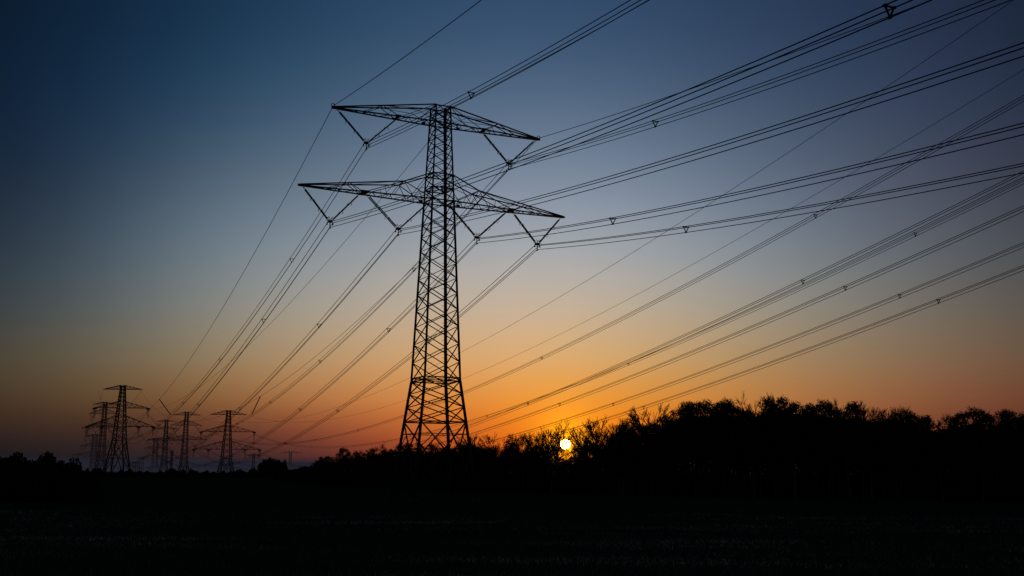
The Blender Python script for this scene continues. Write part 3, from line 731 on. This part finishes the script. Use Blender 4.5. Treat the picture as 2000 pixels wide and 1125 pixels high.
# -------------------------------------------------------------------- trees
def rnd(a, b): return a + random.random() * (b - a)
def unit(v):
    l = math.sqrt(sum(q * q for q in v)) + 1e-9; return [q / l for q in v]
def leaves(mb, A, seed):
    A = np.array(A); k = len(A); rng = np.random.RandomState(seed)
    u = rng.randn(k, 3); u /= np.linalg.norm(u, axis=1, keepdims=True); v = np.cross(u, rng.randn(k, 3)); v /= np.linalg.norm(v, axis=1, keepdims=True)
    s = A[:, 3:4]; c = A[:, :3]
    V = np.stack([c - u * s, c + v * s * .7, c + u * s, c - v * s * .7], 1).reshape(-1, 3)
    mb.quads(V, np.arange(k * 4).reshape(-1, 4))
def grow(seed, H, kind):
    """returns (trunk, crown, height of the crown top) of one tree, base at the origin"""
    random.seed(seed); tr = MB(); cr = MB(); leaf = []
    hb = H * dict(bare=rnd(.22, .36), bud=.78, dense=.80, conic=.96)[kind]
    pts = [(0, 0, -.3)]; x = y = 0; n = 9; lx, ly = rnd(-.02, .02), rnd(-.02, .02)
    for i in range(1, n + 1):
        x += (rnd(-.010, .010) + lx * .12) * H; y += (rnd(-.010, .010) + ly * .12) * H
        pts.append((x, y, hb * i / n))
    r0 = H * .014
    tr.poly(pts, r0, r0 * (.62 if kind == 'bare' else .2))
    def on(t):
        f = t * n; i = min(n - 1, int(f)); return lerp(pts[i], pts[i + 1], f - i)
    if kind == 'bare':
        def fork(p, d, L, r, lev):
            m = 2; q = [p]
            for i in range(m):
                d = unit([d[0] + rnd(-.20, .20), d[1] + rnd(-.20, .20), d[2] + rnd(-.06, .10)])
                q.append(tuple(q[-1][k] + d[k] * L / m for k in range(3)))
            cr.poly(q, r, r * .74)
            if lev == 0: return
            kids = 3 if random.random() < .35 or lev > 4 else 2
            for j in range(kids):
                a = rnd(0, 6.28); sp = rnd(.35, .80) if j else rnd(.05, .32)
                e = unit([d[0] + math.cos(a) * sp, d[1] + math.sin(a) * sp, d[2] + rnd(-.10, .16)])
                fork(q[-1], e, L * rnd(.68, .92), max(.026, r * rnd(.62, .80)), lev - 1)
            if lev < 4:
                for j in range(2 if lev < 2 else 1):
                    a = rnd(0, 6.28); e = unit([d[0] + math.cos(a) * .8, d[1] + math.sin(a) * .8, d[2] + .1]); s0 = lerp(q[0], q[-1], rnd(.2, .9))
                    cr.poly([s0, tuple(s0[k] + e[k] * L * .30 for k in range(3)), tuple(s0[k] + (e[k] + (.2 if k == 2 else 0)) * L * .58 for k in range(3))], .024, .014)
        top = pts[-1]
        fork(top, [lx, ly, 1], H * .175, r0 * .62, 5)
        for i in range(5):
            a = i * 2.4 + rnd(-.4, .4); s0 = on(rnd(.55, 1)); el = rnd(1.2, 2.4)
            fork(s0, unit([math.cos(a), math.sin(a), el]), H * .15, r0 * .45, 4)
    elif kind == 'conic':
        for i in range(34):
            t = .1 + .86 * i / 34; a = i * 2.4; c0 = on(t); L = H * .21 * (1.08 - t)
            for j in range(3):
                aa = a + rnd(-.5, .5); e = (c0[0] + math.cos(aa) * L, c0[1] + math.sin(aa) * L, c0[2] + L * rnd(-.1, .35))
                cr.bar(c0, e, .03, .01)
                for k in range(26):
                    f = rnd(.15, 1.05); w_ = .16 * L + .12
                    leaf.append((c0[0] + (e[0] - c0[0]) * f + rnd(-w_, w_), c0[1] + (e[1] - c0[1]) * f + rnd(-w_, w_), c0[2] + (e[2] - c0[2]) * f + rnd(-.2, .2), rnd(.07, .15)))
    else:
        nl = 27 if kind == 'dense' else 18; wide = H * (.235 if kind == 'dense' else .18); L_ = []
        for i in range(nl):
            t = (i + .5) / nl; a = i * 2.4 + rnd(-.5, .5)
            zz = H * (.40 + .50 * t ** .85 + rnd(-.03, .03)); env = wide * math.sqrt(max(.06, 1 - ((zz / H - .60) / .36) ** 2))
            rr = env * rnd(.35, 1.08)
            L_.append((math.cos(a) * rr + x * .8, math.sin(a) * rr + y * .8, zz, H * (rnd(.045, .105) if kind == 'dense' else rnd(.045, .085))))
        for c in L_:
            s0 = on(max(.2, min(.98, (c[2] / hb) - rnd(.18, .34)))); mid = lerp(s0, c[:3], .5); mid = (mid[0] + rnd(-.2, .2), mid[1] + rnd(-.2, .2), mid[2] - .15)
            cr.poly([s0, mid, c[:3]], r0 * .42, r0 * .18)
            R = c[3]
            for k in range(22 if kind == 'dense' else 34):
                d = unit([rnd(-1, 1), rnd(-1, 1), rnd(-.45, 1.15)]); l = R * rnd(.8, 1.12 if kind == 'dense' else 1.6)
                m1 = tuple(c[q] + d[q] * l * .5 + rnd(-.06, .06) for q in range(3)); e = tuple(c[q] + d[q] * l + (.06 if q == 2 else 0) for q in range(3))
                cr.poly([c[:3], m1, e], .020, .010)
                for h in range(2):
                    g = unit([d[0] + rnd(-.8, .8), d[1] + rnd(-.8, .8), d[2] + rnd(-.4, .7)]); cr.bar(m1, tuple(m1[q] + g[q] * l * .45 for q in range(3)), .013, .009)
            for k in range(int(240 * (R / H / .09) ** 1.5) if kind == 'dense' else 75):
                d = unit([random.gauss(0, 1), random.gauss(0, 1), random.gauss(0, 1)]); l = R * random.random() ** .4 * rnd(.75, 1.18)
                leaf.append((c[0] + d[0] * l, c[1] + d[1] * l, c[2] + d[2] * l * .7, rnd(.06, .15) if kind == 'dense' else rnd(.05, .10)))
    if leaf: leaves(cr, leaf, seed)
    zs = [s[5] for s in cr.s] + [l[2] for l in leaf]; zs.sort()
    return tr, cr, zs[int(len(zs) * dict(bare=.985, bud=.985, dense=.985, conic=.995)[kind])]

VAR = {}
for kind, nv in (('bare', 5), ('bud', 4), ('dense', 5), ('conic', 1)):
    for i in range(nv):
        tr, cr, zmax = grow(100 + 17 * i + len(kind) * 1000, 12., kind)
        a = tr.build('trunk', M_TRUNK, None, k=6, smooth=True); b = cr.build('crown', M_BARK if kind == 'bare' else M_LEAF, None, k=3, caps=False)
        COL.objects.unlink(a); COL.objects.unlink(b)
        VAR[(kind, i)] = (a.data, b.data, zmax)
        bpy.data.objects.remove(a); bpy.data.objects.remove(b)

def plant(kind, vi, px, topy, Y, label, group, wide=1., name=None):
    nv = {'bare': 5, 'bud': 4, 'dense': 5, 'conic': 1}[kind]
    tm, cm, zm = VAR[(kind, vi % nv)]
    p = at(px, topy, Y); h = p[2]
    g = float(gz(np.array(p[0]), np.array(Y)))
    s = (h - g) / zm
    t = thing(name or {'bare': 'bare_tree', 'bud': 'budding_tree', 'dense': 'leafy_tree', 'conic': 'conical_tree'}[kind], label, 'tree', (p[0], Y, g), rnd(0, 6.28), group)
    t.scale = (s * wide, s * wide, s)
    for nm, me in (('trunk', tm), ('crown', cm)):
        o = bpy.data.objects.new(nm, me); COL.objects.link(o); o.parent = t
    return t

random.seed(5)
def edgeD(px): return np.interp(px, [600, 780, 900, 1100, 1300, 1500, 2000], [235, 185, 172, 158, 146, 136, 124])
G1 = 'trees along the skyline of the wood'
SK = [  # px, top y, kind, width factor, what it looks like
 (622, 905, 'dense', 1.2, 'low leafy tree at the left end of the wood'),
 (640, 897, 'dense', 1.2, 'low rounded leafy tree second from the left end of the wood'),
 (671, 881, 'dense', .8, 'compact oval leafy tree standing apart near the left end of the wood'),
 (701, 886, 'bud', .9, 'small tree just right of the compact oval tree'),
 (728, 880, 'bud', 1., 'low ragged tree left of the big pylon'),
 (757, 876, 'bud', 1., 'ragged tree touching the left foot of the big pylon'),
 (790, 872, 'dense', 1., 'low tree directly behind the left legs of the big pylon'),
 (818, 874, 'bud', 1., 'low tree seen between the left legs of the big pylon'),
 (846, 872, 'bud', 1., 'low tree behind the middle of the big pylon foot'),
 (874, 872, 'bare', 1.1, 'low bare tree behind the right legs of the big pylon'),
 (903, 868, 'bud', 1., 'low tree at the right foot of the big pylon'),
 (932, 857, 'bare', .95, 'bare fan-shaped tree first right of the big pylon'),
 (957, 855, 'bare', .95, 'bare fan-shaped tree second right of the big pylon'),
 (982, 859, 'bare', .9, 'bare twiggy tree in a dip right of the big pylon'),
 (1003, 856, 'bud', .9, 'twiggy tree halfway between the big pylon and the sun'),
 (1026, 854, 'bud', .9, 'ragged tree two trees left of the sun'),
 (1050, 853, 'bare', .9, 'low bare tree close left of the sun'),
 (1066, 838, 'bare', .8, 'thin bare tree just left of the sun'),
 (1088, 824, 'bare', .6, 'tall bare tree rising just above and left of the sun'),
 (1142, 840, 'bare', .9, 'bare tree just right of the sun'),
 (1154, 834, 'bare', .85, 'spindly bare tree two places right of the sun'),
 (1176, 820, 'bare', 1.0, 'bare tree with a dense round head right of the sun'),
 (1203, 828, 'bare', .75, 'narrow tree between the round-headed bare tree and the feathery one'),
 (1233, 811, 'bud', .72, 'feathery tree with tufted top left of the high wood'),
 (1262, 828, 'bud', .8, 'leaning twiggy tree at the foot of the high wood'),
 (1298, 793, 'bare', 1.05, 'wide spreading bare tree at the left edge of the high wood'),
 (1322, 792, 'bud', .95, 'twiggy tree behind the wide spreading bare one'),
 (1354, 787, 'dense', .9, 'leafy round-topped tree, first high one of the wood'),
 (1386, 786, 'dense', .9, 'leafy tree second of the high round tops'),
 (1413, 784, 'dense', .9, 'leafy tree third of the high round tops'),
 (1444, 796, 'dense', .9, 'lower leafy tree just left of the tall bare crown'),
 (1479, 775, 'bare', .85, 'tall bare crown rising above the leafy wood'),
 (1520, 778, 'dense', .9, 'highest leafy tree of the wood, right of the bare crown'),
 (1560, 790, 'dense', .9, 'rounded leafy tree right of the highest one'),
 (1597, 787, 'dense', .9, 'leafy tree with a small domed top, middle of the high wood'),
 (1627, 786, 'bare', .9, 'twiggy bare top between two leafy domes'),
 (1657, 790, 'dense', .95, 'broad leafy dome right of the twiggy bare top'),
 (1699, 797, 'bare', .85, 'bare tree where the wood begins to fall to the right'),
 (1724, 803, 'bud', .9, 'budding tree on the falling skyline'),
 (1752, 799, 'bud', .9, 'budding tree with pale twig ends on the falling skyline'),
 (1778, 805, 'dense', .9, 'leafy tree near the right end of the high wood'),
 (1801, 816, 'dense', .9, 'last leafy tree before the dip in the wood'),
 (1832, 827, 'conic', .8, 'small pointed tree standing in the dip of the wood'),
 (1857, 812, 'bud', .9, 'ragged tree right of the pointed one'),
 (1890, 801, 'dense', 1.05, 'big leafy dome in the right-hand group'),
 (1920, 813, 'bud', .9, 'leafy tree behind the big right-hand dome'),
 (1948, 804, 'dense', 1., 'leafy tree second from the right edge'),
 (1977, 818, 'dense', .9, 'lower leafy tree almost at the right edge'),
 (2003, 811, 'dense', .95, 'leafy tree cut by the right edge'),
]
for i, (px, ty, kind, wd, lb) in enumerate(SK):
    if px < 1060: ty -= 5
    plant(kind, i, px, ty, edgeD(px) + 6 + rnd(-2, 9), lb, G1, wd)
# the trees behind and below the skyline, dark inside the wood
skx = [s[0] for s in SK]; sky_ = [s[1] for s in SK]
for i in range(225):
    px = 610 + 1790 * (i + random.random()) / 225
    base = np.interp(px, skx, sky_)
    if 1082 < px < 1122: continue
    elif px < 930: drop = rnd(4, 16)
    elif px < 1080: drop = rnd(8, 28)
    elif px < 1170: drop = rnd(30, 52)
    elif px < 1300: drop = rnd(16, 40)
    else: drop = rnd(22, 44)
    kind = random.choice(['dense', 'bud', 'bare']) if px < 925 else random.choice(['bare', 'bare', 'bud', 'bud']) if px < 1200 else random.choice(['bud', 'dense', 'dense', 'bud'])
    if px > 2030: base = 815
    plant(kind, random.randrange(5), px, min(base + drop, 930), edgeD(px) + rnd(-3, 30), 'dark tree inside the wood, its top lower than the skyline trees', 'trees inside the wood', rnd(.85, 1.15))

def undergrowth():
    # brambles and saplings filling the foot of the wood
    mb = MB(); n = 112000; rng = np.random.RandomState(3)
    px = 600 + rng.rand(n) * 1820; D = np.interp(px, [600, 780, 900, 1100, 1300, 1500, 2000], [235, 185, 172, 158, 146, 136, 124]) + rng.rand(n) * 26 - 1
    sc_ = np.interp(px, [600, 650, 700, 760, 900, 960, 1075, 1092, 1122, 1200, 1260, 1330, 2100], [2.6, 4.0, 6.9, 7.2, 7.1, 6.5, 6.0, 5.7, 5.7, 6.2, 7.8, 10.2, 9.6])
    x = (px - 1000) / F * D * 1.02; z = rng.rand(n) * sc_ * (.88 + .12 * np.sin(px * .31 + D * .2) * np.sin(px * .13 + 1))
    c = np.stack([x, D, z], -1); u = rng.randn(n, 3); u /= np.linalg.norm(u, axis=1, keepdims=True); v = np.cross(u, rng.randn(n, 3)); v /= np.linalg.norm(v, axis=1, keepdims=True)
    s = (.10 + .20 * rng.rand(n))[:, None]
    V = np.stack([c - u * s, c + v * s * .6, c + u * s, c - v * s * .6], 1).reshape(-1, 3)
    mb.quads(V, np.arange(n * 4).reshape(-1, 4))
    for i in range(5000):
        p_ = rnd(600, 2410); d = float(edgeD(p_)) + rnd(-1, 24); X = (p_ - 1000) / F * d * 1.02; h = rnd(.3, 1.02) * float(np.interp(p_, [600, 650, 700, 1080, 1260, 1330], [2.6, 4.0, 6.5, 5.9, 7.8, 10.]))
        mb.bar((X, d, 0), (X + rnd(-.8, .8), d + rnd(-.8, .8), h), rnd(.015, .04), .008)
    o = mb.build('undergrowth', M_BUSH, None, k=3, caps=False)
    tag(o, 'tangled dark undergrowth filling the foot of the wood', 'undergrowth', kind='stuff')
undergrowth()

# bushes at the left edge and far clumps ------------------------------------
def bush_mesh(seed, n=9000):
    rng = np.random.RandomState(seed); random.seed(seed); mb = MB()
    lob = [(rnd(-.75, .75), rnd(-.5, .5), rnd(.15, .62), rnd(.30, .42)) for _ in range(9)]
    pts = []
    for k in range(n):
        L_ = lob[k % 9]; d = rng.randn(3); d /= np.linalg.norm(d); r = L_[3] * rng.rand() ** .33
        p = np.array(L_[:3]) + d * r; p[2] = abs(p[2]); pts.append(p)
    c = np.array(pts); u = rng.randn(n, 3); u /= np.linalg.norm(u, axis=1, keepdims=True); v = np.cross(u, rng.randn(n, 3)); v /= np.linalg.norm(v, axis=1, keepdims=True)
    s = (.022 + .035 * rng.rand(n))[:, None]; c[:, 2] /= np.percentile(c[:, 2], 98.5) / .98
    mb.quads(np.stack([c - u * s, c + v * s * .7, c + u * s, c - v * s * .7], 1).reshape(-1, 3), np.arange(n * 4).reshape(-1, 4))
    st = MB()
    for i in range(70):
        L_ = lob[i % 9]; e = (L_[0] + rnd(-.35, .35), L_[1] + rnd(-.3, .3), L_[2] + rnd(.1, .45))
        m_ = (e[0] * .5 + rnd(-.05, .05), e[1] * .5, e[2] * .55); st.bar((e[0] * .15, e[1] * .15, 0), m_, .012, .008); st.bar(m_, e, .008, .003)
    a = mb.build('foliage', M_BUSH, None); b = st.build('stems', M_BARK, None, k=3, caps=False)
    for o in (a, b): COL.objects.unlink(o)
    d_ = (a.data, b.data); bpy.data.objects.remove(a); bpy.data.objects.remove(b); return d_
BM = [bush_mesh(s) for s in (11, 12, 13)]
def bush(px, topy, Y, wpx, label, group, i, name='bush'):
    p = at(px, topy, Y); h = p[2]; g = float(gz(np.array(p[0]), np.array(Y))); w = wpx / F * Y / 2 * 1.15
    t = thing(name, label, 'bush', (p[0], Y, g), rnd(-.4, .4), group); t.scale = (w, w, (h - g) / .98)
    for nm, me in zip(('foliage', 'stems'), BM[i % 3]):
        o = bpy.data.objects.new(nm, me); COL.objects.link(o); o.parent = t
random.seed(21)
G2 = 'dark bushes at the left edge'
for i, (px, ty, w, lb) in enumerate([(-60, 896, 90, 'big dark bush mostly cut off by the left edge'), (8, 899, 85, 'dark bush at the left edge with a flat ragged top'),
        (55, 893, 80, 'tallest dark bush of the left group, with a ragged peak'), (97, 898, 70, 'dark bush right of the tallest in the left group'),
        (130, 908, 60, 'last and lowest dark bush of the left group, nearest the pylons'), (30, 915, 110, 'broad low bush in front of the left group'), (105, 925, 90, 'broad low bush before the right end of the left group'), (150, 921, 44, 'small bush at the right end of the left group'), (171, 935, 40, 'lowest bush, trailing off right of the left group')]):
    bush(px, ty, 118 - i * 1.5 + (i > 4) * -6, w * 1.3, lb, G2, i)
G3 = 'far trees standing alone before the mist'
for i, (px, ty, Y, w, lb) in enumerate([(516, 902, 480, 22, 'small round tree, left of a far clump before the mist'), (532, 898, 490, 34, 'broadest round tree of the far clump before the mist'), (549, 901, 500, 22, 'small round tree at the right of the far clump')]):
    bush(px, ty, Y, w, lb, G3, i, 'far_tree')
for i, (px, ty, Y, w, lb) in enumerate([(600, 915, 300, 60, 'low bush where the wood runs out into the field'), (570, 920, 330, 70, 'lowest bush trailing left from the end of the wood'), (635, 903, 270, 50, 'bush leaning on the left end of the wood')]):
    bush(px, ty, Y, w, lb, 'bushes trailing from the wood', i)

def hedge():
    # distant hedge line and rough edge of the field along the horizon
    n = 26000; rng = np.random.RandomState(8); px = 100 + rng.rand(n) * 560
    Y = 430 + rng.rand(n) * 60; h = np.interp(px, np.linspace(100, 660, 90), .5 + 1.5 * rng.rand(90) ** 1.6) * (.8 + .4 * rng.rand(n))
    top = np.clip(h, .4, 3) * 1.5 + np.interp(px, [100, 160, 240, 480, 560, 660], [1.8, 1.2, .3, .5, 2.0, 4.0])
    c = np.stack([(px - 1000) / F * Y * 1.02, Y, rng.rand(n) * top], -1)
    c[:, 2] += gz(c[:, 0], c[:, 1])
    u = rng.randn(n, 3); u /= np.linalg.norm(u, axis=1, keepdims=True); v = np.cross(u, rng.randn(n, 3)); v /= np.linalg.norm(v, axis=1, keepdims=True)
    s = (.18 + .2 * rng.rand(n))[:, None]
    mb = MB(); mb.quads(np.stack([c - u * s, c + v * s, c + u * s, c - v * s], 1).reshape(-1, 3), np.arange(n * 4).reshape(-1, 4))
    tag(mb.build('hedge', M_BUSH, None), 'low dark hedge along the far edge of the field, under the distant pylons', 'hedge', kind='stuff')
hedge()

# ------------------------------------------------------------------ render
sc.render.engine = 'CYCLES'
sc.view_settings.view_transform = 'Standard'; sc.view_settings.look = 'None'; sc.view_settings.exposure = 0; sc.view_settings.gamma = 1
sc.cycles.max_bounces = 4; sc.cycles.transparent_max_bounces = 8
sc.cycles.volume_bounces = 0
